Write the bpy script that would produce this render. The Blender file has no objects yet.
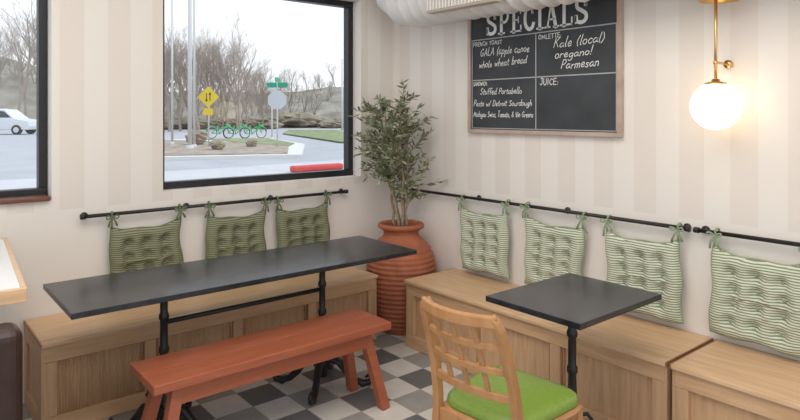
import bpy, math, random
from mathutils import Vector, Matrix, noise
random.seed(7)
S = bpy.context.scene
COL = S.collection
try:
    S.view_settings.view_transform = 'Standard'
except Exception: pass

# ------------------------------------------------------------ materials
def mat(name, col, rough=0.6, metal=0.0, emis=None, estr=0, var=0.0, vscale=8.0, bump=0.0, bscale=60, spec=0.5):
    m = bpy.data.materials.new(name); m.use_nodes = True
    nt = m.node_tree; b = nt.nodes['Principled BSDF']
    b.inputs['Base Color'].default_value = (*col, 1)
    b.inputs['Roughness'].default_value = rough
    b.inputs['Metallic'].default_value = metal
    b.inputs['Specular IOR Level'].default_value = spec
    if emis:
        b.inputs['Emission Color'].default_value = (*emis, 1); b.inputs['Emission Strength'].default_value = estr
    if var or bump:
        tc = nt.nodes.new('ShaderNodeTexCoord')
    if var:
        n = nt.nodes.new('ShaderNodeTexNoise'); n.inputs['Scale'].default_value = vscale; n.inputs['Detail'].default_value = 5
        nt.links.new(tc.outputs['Object'], n.inputs['Vector'])
        r = nt.nodes.new('ShaderNodeValToRGB')
        r.color_ramp.elements[0].position = .3; r.color_ramp.elements[1].position = .7
        r.color_ramp.elements[0].color = (*[c*(1-var) for c in col], 1)
        r.color_ramp.elements[1].color = (*[min(1, c*(1+var)) for c in col], 1)
        nt.links.new(n.outputs['Fac'], r.inputs['Fac']); nt.links.new(r.outputs['Color'], b.inputs['Base Color'])
    if bump:
        n2 = nt.nodes.new('ShaderNodeTexNoise'); n2.inputs['Scale'].default_value = bscale
        nt.links.new(tc.outputs['Object'], n2.inputs['Vector'])
        bp = nt.nodes.new('ShaderNodeBump'); bp.inputs['Strength'].default_value = bump; bp.inputs['Distance'].default_value = .01
        nt.links.new(n2.outputs['Fac'], bp.inputs['Height']); nt.links.new(bp.outputs['Normal'], b.inputs['Normal'])
    return m

def wood(name, c1, c2, scale=(1, 12, 12), rough=0.45):
    m = bpy.data.materials.new(name); m.use_nodes = True
    nt = m.node_tree; b = nt.nodes['Principled BSDF']; b.inputs['Roughness'].default_value = rough
    tc = nt.nodes.new('ShaderNodeTexCoord'); mp = nt.nodes.new('ShaderNodeMapping'); mp.inputs['Scale'].default_value = scale
    nt.links.new(tc.outputs['Object'], mp.inputs['Vector'])
    n = nt.nodes.new('ShaderNodeTexNoise'); n.inputs['Scale'].default_value = 3.0; n.inputs['Detail'].default_value = 8; n.inputs['Distortion'].default_value = .6
    nt.links.new(mp.outputs['Vector'], n.inputs['Vector'])
    r = nt.nodes.new('ShaderNodeValToRGB')
    r.color_ramp.elements[0].position = .3; r.color_ramp.elements[1].position = .72
    r.color_ramp.elements[0].color = (*c1, 1); r.color_ramp.elements[1].color = (*c2, 1)
    nt.links.new(n.outputs['Fac'], r.inputs['Fac']); nt.links.new(r.outputs['Color'], b.inputs['Base Color'])
    return m

def M_math(nt, op, a, bval=None):
    n = nt.nodes.new('ShaderNodeMath'); n.operation = op
    for i, v in enumerate((a, bval)):
        if v is None: continue
        if isinstance(v, (int, float)): n.inputs[i].default_value = v
        else: nt.links.new(v, n.inputs[i])
    return n.outputs[0]

def mixcol(nt, fac, a, b):
    n = nt.nodes.new('ShaderNodeMix'); n.data_type = 'RGBA'
    nt.links.new(fac, n.inputs[0])
    for i, v in ((6, a), (7, b)):
        if isinstance(v, tuple): n.inputs[i].default_value = (*v, 1)
        else: nt.links.new(v, n.inputs[i])
    return n.outputs[2]

def stripe_wall(name, axis, lowz, phase):
    m = bpy.data.materials.new(name); m.use_nodes = True
    nt = m.node_tree; b = nt.nodes['Principled BSDF']; b.inputs['Roughness'].default_value = .75
    tc = nt.nodes.new('ShaderNodeTexCoord'); sp = nt.nodes.new('ShaderNodeSeparateXYZ')
    nt.links.new(tc.outputs['Object'], sp.inputs[0])
    t = M_math(nt, 'ADD', sp.outputs[axis], phase)
    t = M_math(nt, 'DIVIDE', t, .25)
    t = M_math(nt, 'FRACT', t)
    t = M_math(nt, 'GREATER_THAN', t, .5)
    hi = M_math(nt, 'GREATER_THAN', sp.outputs[2], lowz)
    f = M_math(nt, 'MULTIPLY', t, hi)
    c = mixcol(nt, f, (.835, .785, .735), (.785, .722, .665))
    nt.links.new(c, b.inputs['Base Color'])
    return m

def tile_floor():
    m = bpy.data.materials.new('checker_floor_tile'); m.use_nodes = True
    nt = m.node_tree; b = nt.nodes['Principled BSDF']; b.inputs['Roughness'].default_value = .42
    tc = nt.nodes.new('ShaderNodeTexCoord'); sp = nt.nodes.new('ShaderNodeSeparateXYZ')
    nt.links.new(tc.outputs['Object'], sp.inputs[0])
    s = .205
    fx = M_math(nt, 'DIVIDE', sp.outputs[0], s); fy = M_math(nt, 'DIVIDE', sp.outputs[1], s)
    ix = M_math(nt, 'FLOOR', fx); iy = M_math(nt, 'FLOOR', fy)
    par = M_math(nt, 'ABSOLUTE', M_math(nt, 'MODULO', M_math(nt, 'ADD', ix, iy), 2.0))
    px = M_math(nt, 'ABSOLUTE', M_math(nt, 'MODULO', ix, 2.0))
    dark = mixcol(nt, px, (.165, .17, .175), (.37, .36, .345))
    c = mixcol(nt, par, dark, (.76, .73, .68))
    n = nt.nodes.new('ShaderNodeTexNoise'); n.inputs['Scale'].default_value = 14; n.inputs['Detail'].default_value = 6
    nt.links.new(tc.outputs['Object'], n.inputs['Vector'])
    mm = nt.nodes.new('ShaderNodeMix'); mm.data_type = 'RGBA'; mm.blend_type = 'MULTIPLY'; mm.inputs[0].default_value = .25
    nt.links.new(c, mm.inputs[6]); nt.links.new(n.outputs['Fac'], mm.inputs[7])
    gx = M_math(nt, 'ABSOLUTE', M_math(nt, 'SUBTRACT', M_math(nt, 'FRACT', fx), .5))
    gy = M_math(nt, 'ABSOLUTE', M_math(nt, 'SUBTRACT', M_math(nt, 'FRACT', fy), .5))
    g = M_math(nt, 'GREATER_THAN', M_math(nt, 'MAXIMUM', gx, gy), .488)
    c2 = mixcol(nt, g, mm.outputs[2], (.36, .34, .31))
    nt.links.new(c2, b.inputs['Base Color'])
    return m

def cushion_mat(name, ca, cb, axis=2):
    m = bpy.data.materials.new(name); m.use_nodes = True
    nt = m.node_tree; b = nt.nodes['Principled BSDF']; b.inputs['Roughness'].default_value = .9
    b.inputs['Specular IOR Level'].default_value = .1
    tc = nt.nodes.new('ShaderNodeTexCoord'); sp = nt.nodes.new('ShaderNodeSeparateXYZ')
    nz = nt.nodes.new('ShaderNodeTexNoise'); nz.inputs['Scale'].default_value = 9
    nt.links.new(tc.outputs['Object'], nz.inputs['Vector'])
    nt.links.new(tc.outputs['Object'], sp.inputs[0])
    z = M_math(nt, 'ADD', sp.outputs[axis], M_math(nt, 'MULTIPLY', nz.outputs['Fac'], .02))
    t = M_math(nt, 'FRACT', M_math(nt, 'DIVIDE', z, .0125))
    t = M_math(nt, 'GREATER_THAN', t, .48)
    c = mixcol(nt, t, ca, cb)
    nt.links.new(c, b.inputs['Base Color'])
    return m

mWallR = stripe_wall('striped_wallpaper_right', 1, 1.02, .06)
mWallL = stripe_wall('striped_wallpaper_left', 0, 1.02, .02)
mWhite = mat('white_plaster', (.80, .77, .74), .8)
mCeil = mat('ceiling_paint', (.86, .84, .81), .9)
mFloor = tile_floor()
mOak = wood('oak_bench_wood', (.55, .325, .175), (.70, .455, .265), (1.2, 1.2, 14))
mOakX = wood('oak_top_wood', (.61, .385, .215), (.75, .52, .325), (1.2, 14, 14))
mOakY = wood('oak_top_wood_y', (.61, .385, .215), (.75, .52, .325), (14, 1.2, 14))
mPanX = wood('oak_panel', (.52, .305, .165), (.66, .43, .25), (14, 14, 1.2))
mEdge = wood('oak_edge', (.38, .19, .09), (.46, .24, .13), (5, 5, 5))
mTerraW = wood('terracotta_painted_wood', (.34, .09, .042), (.41, .125, .062), (1.5, 16, 16), .42)
mChair = wood('varnished_chair_wood', (.40, .19, .072), (.54, .285, .125), (6, 6, 1.5), .32)
mTop = mat('black_stone_tabletop', (.018, .021, .026), .2, var=.6, vscale=9)
mIron = mat('cast_iron_black', (.012, .012, .013), .42)
mFrame = mat('window_frame_black', (.012, .013, .015), .4)
mRail = mat('rail_black', (.012, .012, .012), .4)
mPot = mat('terracotta_pot', (.40, .13, .065), .75, var=.18, vscale=12, bump=.2)
mSoil = mat('soil', (.03, .02, .012), .95)
mTrunk = mat('olive_trunk', (.34, .26, .18), .85, var=.25, vscale=30)
mLeaf = mat('olive_leaf', (.13, .155, .08), .55, var=.4, vscale=22)
mLeaf2 = mat('olive_leaf_pale', (.32, .35, .23), .55, var=.3, vscale=22)
mGreen = mat('green_vinyl', (.215, .33, .055), .33, var=.10, vscale=90)
mCush = cushion_mat('green_ticking_fabric', (.23, .29, .18), (.70, .70, .585))
mCushL = cushion_mat('green_ticking_fabric_backlit', (.13, .145, .08), (.30, .305, .205))  # same ticking for the window wall, backlit shade painted into the colours
mTie = mat('green_tie_fabric', (.29, .36, .24), .9)
mTieL = mat('green_tie_fabric_backlit', (.17, .20, .12), .9)  # same tie fabric, darkened in colour to look backlit
mBoard = mat('chalkboard_slate', (.045, .05, .056), .75, var=.25, vscale=5)
mBFrame = wood('board_frame_wood', (.42, .31, .24), (.56, .45, .37), (3, 3, 3))
mChalk = mat('chalk', (.82, .82, .80), .9)
mGrid = mat('chalk_grid', (.42, .43, .44), .9)
mBrass = mat('brass', (.78, .50, .20), .28, metal=1.0)
mGlobe = mat('opal_glass_globe', (1, .93, .8), .3, emis=(1.0, .80, .52), estr=2.5)
mDuct = mat('painted_duct', (.78, .76, .74), .5)
mReg = mat('register_metal', (.50, .43, .35), .5)
mLeather = mat('brown_leather', (.035, .015, .010), .38, var=.3, vscale=10)
mWhiteTop = mat('white_laminate', (.78, .78, .77), .25)
mSill = mat('sill_redwood', (.16, .055, .035), .5)
mPlate = mat('outlet_white', (.8, .79, .76), .4)

# ------------------------------------------------------------ mesh helpers
def group(name, loc=(0, 0, 0)):
    e = bpy.data.objects.new(name, None); e.empty_display_size = .1; e.location = loc; COL.objects.link(e); return e

def mk(name, verts, faces, m, parent=None, smooth=False, M=None):
    if M is not None: verts = [M @ Vector(v) for v in verts]
    me = bpy.data.meshes.new(name); me.from_pydata([tuple(v) for v in verts], [], faces); me.update()
    ms = m if isinstance(m, (list, tuple)) else [m]
    for x in ms: me.materials.append(x)
    if smooth:
        for p in me.polygons: p.use_smooth = True
    o = bpy.data.objects.new(name, me); COL.objects.link(o)
    if parent:
        o.parent = parent; o.matrix_parent_inverse = Matrix.Translation(-Vector(parent.location))
    return o

def fixn(o):
    import bmesh
    bm = bmesh.new(); bm.from_mesh(o.data); bmesh.ops.recalc_face_normals(bm, faces=bm.faces); bm.to_mesh(o.data); bm.free(); return o

def box(name, x0, x1, y0, y1, z0, z1, m, parent=None, bev=0.0, M=None, seg=2):
    v = [(x0,y0,z0),(x1,y0,z0),(x1,y1,z0),(x0,y1,z0),(x0,y0,z1),(x1,y0,z1),(x1,y1,z1),(x0,y1,z1)]
    f = [(0,3,2,1),(4,5,6,7),(0,1,5,4),(1,2,6,5),(2,3,7,6),(3,0,4,7)]
    o = mk(name, v, f, m, parent, M=M)
    if bev:
        b = o.modifiers.new('bev', 'BEVEL'); b.width = bev; b.segments = seg; b.limit_method = 'ANGLE'
    return o

def sweep_geo(pts, radii, seg=12):
    pts = [Vector(p) for p in pts]
    if isinstance(radii, (int, float)): radii = [radii]*len(pts)
    V = []; F = []
    t0 = (pts[1]-pts[0]).normalized()
    up = Vector((0, 0, 1)) if abs(t0.z) < .9 else Vector((1, 0, 0))
    n = (up - t0*up.dot(t0)).normalized()
    for i, p in enumerate(pts):
        t = (pts[min(i+1, len(pts)-1)] - pts[max(i-1, 0)]).normalized()
        n = (n - t*n.dot(t))
        if n.length < 1e-6: n = t.orthogonal()
        n.normalize(); bn = t.cross(n)
        for k in range(seg):
            a = 2*math.pi*k/seg
            V.append(p + (n*math.cos(a) + bn*math.sin(a))*radii[i])
    for i in range(len(pts)-1):
        for k in range(seg):
            a = i*seg+k; b = i*seg+(k+1) % seg
            F.append((a, b, b+seg, a+seg))
    F.append(tuple(reversed(range(seg)))); F.append(tuple(range((len(pts)-1)*seg, len(pts)*seg)))
    return V, F

def sweep(name, pts, radii, m, parent=None, seg=12, M=None, smooth=True):
    V, F = sweep_geo(pts, radii, seg); return mk(name, V, F, m, parent, smooth, M)

def multi(name, geos, m, parent=None, smooth=True, M=None):
    V = []; F = []
    for v, f in geos:
        o = len(V); V += v; F += [tuple(i+o for i in q) for q in f]
    return mk(name, V, F, m, parent, smooth, M)

def ribbon(name, pts, w, h, up, m, parent=None, M=None, bev=.004):
    pts = [Vector(p) for p in pts]; up = Vector(up); V = []; F = []
    for i, p in enumerate(pts):
        t = (pts[min(i+1, len(pts)-1)] - pts[max(i-1, 0)]).normalized()
        s = t.cross(up).normalized(); u = s.cross(t).normalized()
        for a, b in ((-1,-1),(1,-1),(1,1),(-1,1)):
            V.append(p + s*a*w/2 + u*b*h/2)
    for i in range(len(pts)-1):
        for k in range(4):
            a = i*4+k; b = i*4+(k+1) % 4; F.append((a, b, b+4, a+4))
    F.append((3,2,1,0)); n = (len(pts)-1)*4; F.append((n, n+1, n+2, n+3))
    o = mk(name, V, F, m, parent, False, M)
    if bev:
        b = o.modifiers.new('bev', 'BEVEL'); b.width = bev; b.segments = 2; b.limit_method = 'ANGLE'; b.angle_limit = math.radians(50)
    return o

def lathe(name, prof, c, m, parent=None, seg=40, smooth=True, axis='Z'):
    V = []; F = []
    for r, z in prof:
        for k in range(seg):
            a = 2*math.pi*k/seg; V.append((c[0]+r*math.cos(a), c[1]+r*math.sin(a), c[2]+z))
    for i in range(len(prof)-1):
        for k in range(seg):
            a = i*seg+k; b = i*seg+(k+1) % seg; F.append((a, b, b+seg, a+seg))
    return mk(name, V, F, m, parent, smooth)

def sphere_geo(c, r, nu=24, nv=14, sc=(1,1,1)):
    V = []; F = []
    for i in range(nv+1):
        ph = math.pi*i/nv
        for k in range(nu):
            a = 2*math.pi*k/nu
            V.append((c[0]+r*sc[0]*math.sin(ph)*math.cos(a), c[1]+r*sc[1]*math.sin(ph)*math.sin(a), c[2]+r*sc[2]*math.cos(ph)))
    for i in range(nv):
        for k in range(nu):
            a = i*nu+k; b = i*nu+(k+1) % nu; F.append((a, a+nu, b+nu, b))
    return V, F

# ------------------------------------------------------------ room shell
box('floor', -6.5, .0, -7, 0, -.1, 0, mFloor)
box('ceiling', -6.5, .25, -7, .25, 3.2, 3.3, mCeil)
box('wall_right', 0, .2, -7, .25, 0, 3.2, mWallR)
W1 = (-1.83, -.335, 1.075, 2.42); W2 = (-3.95, -2.435, 1.09, 2.42)
wl = group('wall_left', (0, .1, 0))
T = .22
box('below', -6.5, 0, 0, T, 0, 1.075, mWallL, wl)
box('above', -6.5, 0, 0, T, 2.42, 3.2, mWallL, wl)
box('pier_corner', W1[1], 0, 0, T, 1.075, 2.42, mWallL, wl)
box('pier_mid', W2[1], W1[0], 0, T, 1.075, 2.42, mWallL, wl)
box('pier_far', -6.5, W2[0], 0, T, 1.075, 2.42, mWallL, wl)
mGlass = bpy.data.materials.new('window_glass'); mGlass.use_nodes = True
nt = mGlass.node_tree; nt.nodes.clear()
o_ = nt.nodes.new('ShaderNodeOutputMaterial'); tr = nt.nodes.new('ShaderNodeBsdfTransparent'); gl = nt.nodes.new('ShaderNodeBsdfGlossy'); mx = nt.nodes.new('ShaderNodeMixShader')
gl.inputs['Roughness'].default_value = .02; mx.inputs[0].default_value = .03
nt.links.new(tr.outputs[0], mx.inputs[1]); nt.links.new(gl.outputs[0], mx.inputs[2]); nt.links.new(mx.outputs[0], o_.inputs[0])
def window(name, w, ft=.045):
    x0, x1, z0, z1 = w; y0, y1 = .10, .17
    g = group(name, ((x0+x1)/2, .12, (z0+z1)/2))
    box('frame_bottom', x0, x1, y0, y1, z0, z0+ft, mFrame, g, .004)
    box('frame_top', x0, x1, y0, y1, z1-ft, z1, mFrame, g, .004)
    box('frame_left', x0, x0+ft, y0+.002, y1, z0+ft, z1-ft, mFrame, g, .004)
    box('frame_right', x1-ft, x1, y0+.002, y1, z0+ft, z1-ft, mFrame, g, .004)
    box('glass', x0+ft, x1-ft, .135, .139, z0+ft, z1-ft, mGlass, g)
window('window_1', W1); window('window_2', W2)
box('trim_sill', W2[0], W2[1]-.01, -.03, .10, 1.077, 1.10, mSill, None, .005)

# ------------------------------------------------------------ benches (banquettes)
def bench(name, axis, a0, a1, depth, panels, z=.45, reed=False):
    c = ((a0+a1)/2, -depth/2, 0) if axis == 'x' else (-depth/2, (a0+a1)/2, 0)
    g = group(name, c)
    def B(n, p0, p1, q0, q1, z0, z1, m, bev=.0):
        if axis == 'x': return box(n, p0, p1, -q1, -q0, z0, z1, m, g, bev)
        return box(n, -q1, -q0, p0, p1, z0, z1, m, g, bev)
    B('carcass', a0+.012, a1-.012, .004, depth-.034, .005, z-.026, mPanX)
    B('seat_top', a0-.0, a1+.0, .004, depth+.012, z-.024, z, mOakX if axis == 'x' else mOakY, .006)
    f0, f1 = depth-.034, depth-.008
    B('rail_top', a0+.01, a1-.01, f0, f1, z-.10, z-.027, mOak, .002)
    B('rail_bottom', a0+.01, a1-.01, f0, f1, .003, .085, mOak, .002)
    n = panels; w = (a1-a0-.02)/n; st = .06
    for i in range(n+1):
        p = a0+.01+i*w
        lo = p-(st/2 if i else 0); hi = p+(st/2 if i < n else 0)
        if i == 0: hi = p+st
        if i == n: lo = p-st
        B('stile_%d' % i, lo, hi, f0, f1, .086, z-.101, mPanX, .002)
    for i in range(n):
        lo = a0+.01+i*w+.04; hi = lo+w-.08
        for k, (q0, q1) in enumerate(((lo, lo+.008), (hi-.008, hi))):
            B('bead_v_%d_%d' % (i, k), q0, q1, f0, f0+.01, .09, z-.105, mEdge)
        B('bead_h_%d' % i, lo, hi, f0, f0+.008, z-.108, z-.101, mEdge)
        if reed:
            V = []; geos = []
            k = lo+.012
            while k < hi-.012:
                geos.append(sweep_geo([(k, -f0, .087), (k, -f0, z-.109)], .004, 6)); k += .0125
            multi('reeding_%d' % i, geos, mPanX, g)
    for e, (p0, p1) in enumerate(((a0, a0+.012), (a1-.012, a1))):
        B('end_stile_a_%d' % e, p0, p1, .006, .066, .003, z-.026, mPanX)
        B('end_stile_b_%d' % e, p0, p1, depth-.09, depth-.008, .003, z-.026, mPanX)
        B('end_rail_a_%d' % e, p0, p1, .067, depth-.091, z-.10, z-.026, mOak)
        B('end_rail_b_%d' % e, p0, p1, .067, depth-.091, .003, .085, mOak)
    for e, p in enumerate((a0-.004, a1+.001)):
        B('edge_band_%d' % e, p, p+.003, .006, depth+.010, z-.022, z-.002, mEdge)
    return g
bench('storage_bench', 'x', -2.565, -.54, .47, 4, reed=True)
bench('storage_bench', 'y', -2.48, -.685, .47, 3)
bench('storage_bench', 'y', -4.35, -2.505, .47, 3)

# ------------------------------------------------------------ rails with cushions
def rail(name, p0, p1, n):
    g = group(name, (Vector(p0)+Vector(p1))/2)
    geos = [sweep_geo([p0, p1], .0105, 10)]
    d = (Vector(p1)-Vector(p0))
    into = Vector((0, .045, 0)) if abs(d.x) > abs(d.y) else Vector((.045, 0, 0))
    for i in range(n):
        q = Vector(p0)+d*((i+.03)/(n-1+.06)) if n > 1 else Vector(p0)
        geos.append(sweep_geo([q, q+into], .006, 8))
        geos.append(sweep_geo([q+into*.86, q+into*.99], .02, 12))
    dn = d.normalized()
    for q in (Vector(p0), Vector(p1)):
        geos.append(sweep_geo([q-dn*.012, q+dn*.012], .015, 10))
    multi('rod', geos, mRail, g)
ZR = .975
rail('wall_rail', (-2.29, -.046, ZR), (-.505, -.046, ZR), 4)
rail('wall_rail', (-.046, -.18, ZR), (-.046, -2.375, ZR), 4)
rail('wall_rail', (-.046, -2.42, ZR), (-.046, -4.2, ZR), 3)

def cushion(name, M, m, mt, w=.43, h=.42, T=.065, seed=0, loc=None):
    rnd = random.Random(seed)
    g = group(name, loc)
    N = 60; V = []; F = []
    tufts = [(a, b) for a in (-.50, 0, .50) for b in (-.58, -.19, .2, .58)]
    ph = rnd.random()*6
    def pos(s, t):
        x = s*(1 - .06*(1-t*t)*abs(s)**3 - .03*(t > 0)*t*abs(s)); y = t*(1 - .06*(1-s*s)*abs(t)**3)
        bulge = 1+.03*math.sin(t*2.2+ph)*abs(s)**2
        return x*bulge*w/2 + .006*math.sin(t*5+ph), y*h/2-.018*(1-s*s)*(1 if t > 0 else .3)+.005*math.sin(s*6+ph)
    for side in (1, -1):
        for i in range(N+1):
            for k in range(N+1):
                s = -1+2*i/N; t = -1+2*k/N
                e = (max(0, 1-abs(s)**3.2)*max(0, 1-abs(t)**3.2))**.5
                hgt = T*e
                if side == 1:
                    dd = 0
                    for (a, b) in tufts:
                        r2 = ((s-a)**2+(t-b)**2)
                        dd += .62*math.exp(-r2/.010) + .58*math.exp(-r2/.055)
                    hgt *= max(.06, 1-min(dd, .93))
                    hgt += .008*e*noise.noise(Vector((s*4+ph, t*4, seed)))+.004*e*noise.noise(Vector((s*11+ph, t*11, seed)))
                else:
                    hgt *= .3
                x, y = pos(s, t); V.append((x, y, side*hgt))
    n1 = (N+1)*(N+1)
    for off, fl in ((0, 0), (n1, 1)):
        for i in range(N):
            for k in range(N):
                a = off+i*(N+1)+k; q = (a, a+N+1, a+N+2, a+1)
                F.append(q if not fl else q[::-1])
    mk('pad', V, F, m, g, True, M)
    P = []
    for q in range(0, 161):
        u = (q/160*4) % 4
        if u < 1: s, t = -1+2*u, -1
        elif u < 2: s, t = 1, -1+2*(u-1)
        elif u < 3: s, t = 1-2*(u-2), 1
        else: s, t = -1, 1-2*(u-3)
        x, y = pos(s, t); P.append((x, y, 0))
    multi('piping', [sweep_geo(P, .0045, 6)], mt, g, True, M)
    bt = []
    for a, b in tufts:
        x, y = pos(a, b); bt.append(sphere_geo((x, y, T*.12), .008, 10, 6, (1, 1, .5)))
    multi('buttons', bt, mt, g, True, M)
    for k, s in enumerate((-1, 1)):
        x, top = pos(s*.96, .98); yr = ZR - zc
        loop = []
        for q in range(13):
            a = math.pi*2*q/12
            loop.append((x+.006*math.sin(a*.5), yr+.017*math.sin(a), railoff+.017*math.cos(a)))
        geos = [sweep_geo([(x, top-.01, 0), (x+.004*s, (top+yr)/2, .012), (x, yr-.017, railoff+.004)], .0055, 6), sweep_geo(loop, .0055, 6)]
        for a2 in (-1, 1):
            lp = []
            for q in range(9):
                a = math.pi*q/8
                lp.append((x+a2*(.004+.03*math.sin(a)), yr-.012+.020*math.sin(a)*math.cos(a*.9)+rnd.uniform(-.002, .002), railoff+.022+.008*math.sin(a)))
            geos.append(sweep_geo(lp, .0042, 6))
            L = rnd.uniform(.05, .085)
            geos.append(sweep_geo([(x, yr-.012, railoff+.022), (x+a2*.016, yr-.012-L*.5, railoff+.026), (x+a2*rnd.uniform(.015, .035), yr-.012-L, railoff+.02)], [.004, .005, .0055], 6))
        multi('tie_%d' % k, geos, mt, g, True, M)
zc = .697
railoff = -.012
for i, y in enumerate((-1.015, -1.57, -2.14, -2.705)):
    M = Matrix(((0, 0, -1, -.058), (-1, 0, 0, y), (0, 1, 0, zc), (0, 0, 0, 1))) @ Matrix.Rotation((.02, -.03, .025, -.03)[i], 4, 'Z')
    cushion('hanging_seat_cushion', M, mCush, mTie, seed=i+1, loc=(-.058, y, zc))
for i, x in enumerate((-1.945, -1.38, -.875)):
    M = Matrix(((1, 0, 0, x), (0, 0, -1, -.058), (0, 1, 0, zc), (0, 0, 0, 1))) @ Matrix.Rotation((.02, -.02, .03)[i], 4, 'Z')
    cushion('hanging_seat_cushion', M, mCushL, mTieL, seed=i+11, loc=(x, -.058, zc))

# ------------------------------------------------------------ tables
def iron_base(prefix, cx, cy, ztop, g, spread=.24):
    prof = [(.0, .0), (.03, .0), (.034, .10), (.05, .115), (.055, .15), (.036, .19), (.03, .22), (.04, .235), (.04, .25), (.022, .27), (.018, .40),
            (.024, .41), (.024, .43), (.018, .44), (.018, .56), (.024, .57), (.024, .585), (.018, .60), (.018, ztop-.05), (.035, ztop-.03), (.06, ztop-.012), (.06, ztop-.002), (0, ztop-.002)]
    prof = [(r, z if z > .001 else .055) for r, z in prof]
    lathe(prefix+'column', prof, (cx, cy, 0), mIron, g, 20)
    geos = []
    for k in range(4):
        a = math.pi/4+k*math.pi/2; ca, sa = math.cos(a), math.sin(a)
        path = [(0, .13), (.05, .155), (.10, .135), (.145, .075), (.19, .035), (.235, .022), (.27, .028), (.285, .052), (.268, .07), (.252, .055)]
        P = [(cx+ca*r*spread/.24, cy+sa*r*spread/.24, z) for r, z in path]
        geos.append(sweep_geo(P, [.022, .024, .022, .02, .019, .02, .018, .014, .011, .009], 10))
        P = [(cx+ca*r, cy+sa*r, z) for r, z in [(.03, .22), (.065, .225), (.085, .20), (.07, .18), (.06, .195)]]
        geos.append(sweep_geo(P, .009, 8))
        geos.append(sphere_geo((cx+ca*.235*spread/.24, cy+sa*.235*spread/.24, .012), .02, 10, 6, (1, 1, .6)))
    multi(prefix+'feet', geos, mIron, g)
    geos = []
    for k in range(4):
        a = math.pi/4+k*math.pi/2
        geos.append(sweep_geo([(cx, cy, ztop-.012), (cx+.19*math.cos(a), cy+.19*math.sin(a), ztop-.012)], [.016, .009], 6))
    multi(prefix+'spider', geos, mIron, g)

lt = group('long_cafe_table', (-1.66, -.82, 0))
box('tabletop', -2.57, -.735, -1.105, -.535, .727, .752, mTop, lt, .003)
iron_base('left_', -2.11, -.83, .727, lt); iron_base('right_', -1.215, -.83, .727, lt)
sweep('stretcher', [(-2.11, -.83, .55), (-1.215, -.83, .55)], .012, mIron, lt)
st = group('square_cafe_table', (-.80, -2.22, 0))
box('tabletop', -1.107, -.485, -2.47, -1.985, .725, .75, mTop, st, .003)
iron_base('', -.80, -2.22, .725, st, .20)

# ------------------------------------------------------------ terracotta bench
wb = group('wooden_bench', (-1.70, -1.135, 0))
box('seat_front_plank', -2.31, -1.08, -1.295, -1.135, .412, .452, mTerraW, wb, .005)
box('seat_back_plank', -2.31, -1.08, -1.132, -.975, .412, .452, mTerraW, wb, .005)
box('apron_front', -2.20, -1.20, -1.255, -1.232, .33, .411, mTerraW, wb, .003)
box('apron_back', -2.20, -1.20, -1.033, -1.01, .33, .411, mTerraW, wb, .003)
for sx, xt, xb in ((-1, -2.19, -2.285), (1, -1.21, -1.115)):
    for y0, yb in ((-1.225, -1.275), (-1.04, -.99)):
        ribbon('leg', [(xb, yb, .0), (xt, y0, .411)], .05, .05, (0, 1, 0), mTerraW, wb)
    box('cross_rail', xt-.022, xt+.022, -1.20, -1.065, .34, .411, mTerraW, wb, .003)

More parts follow.
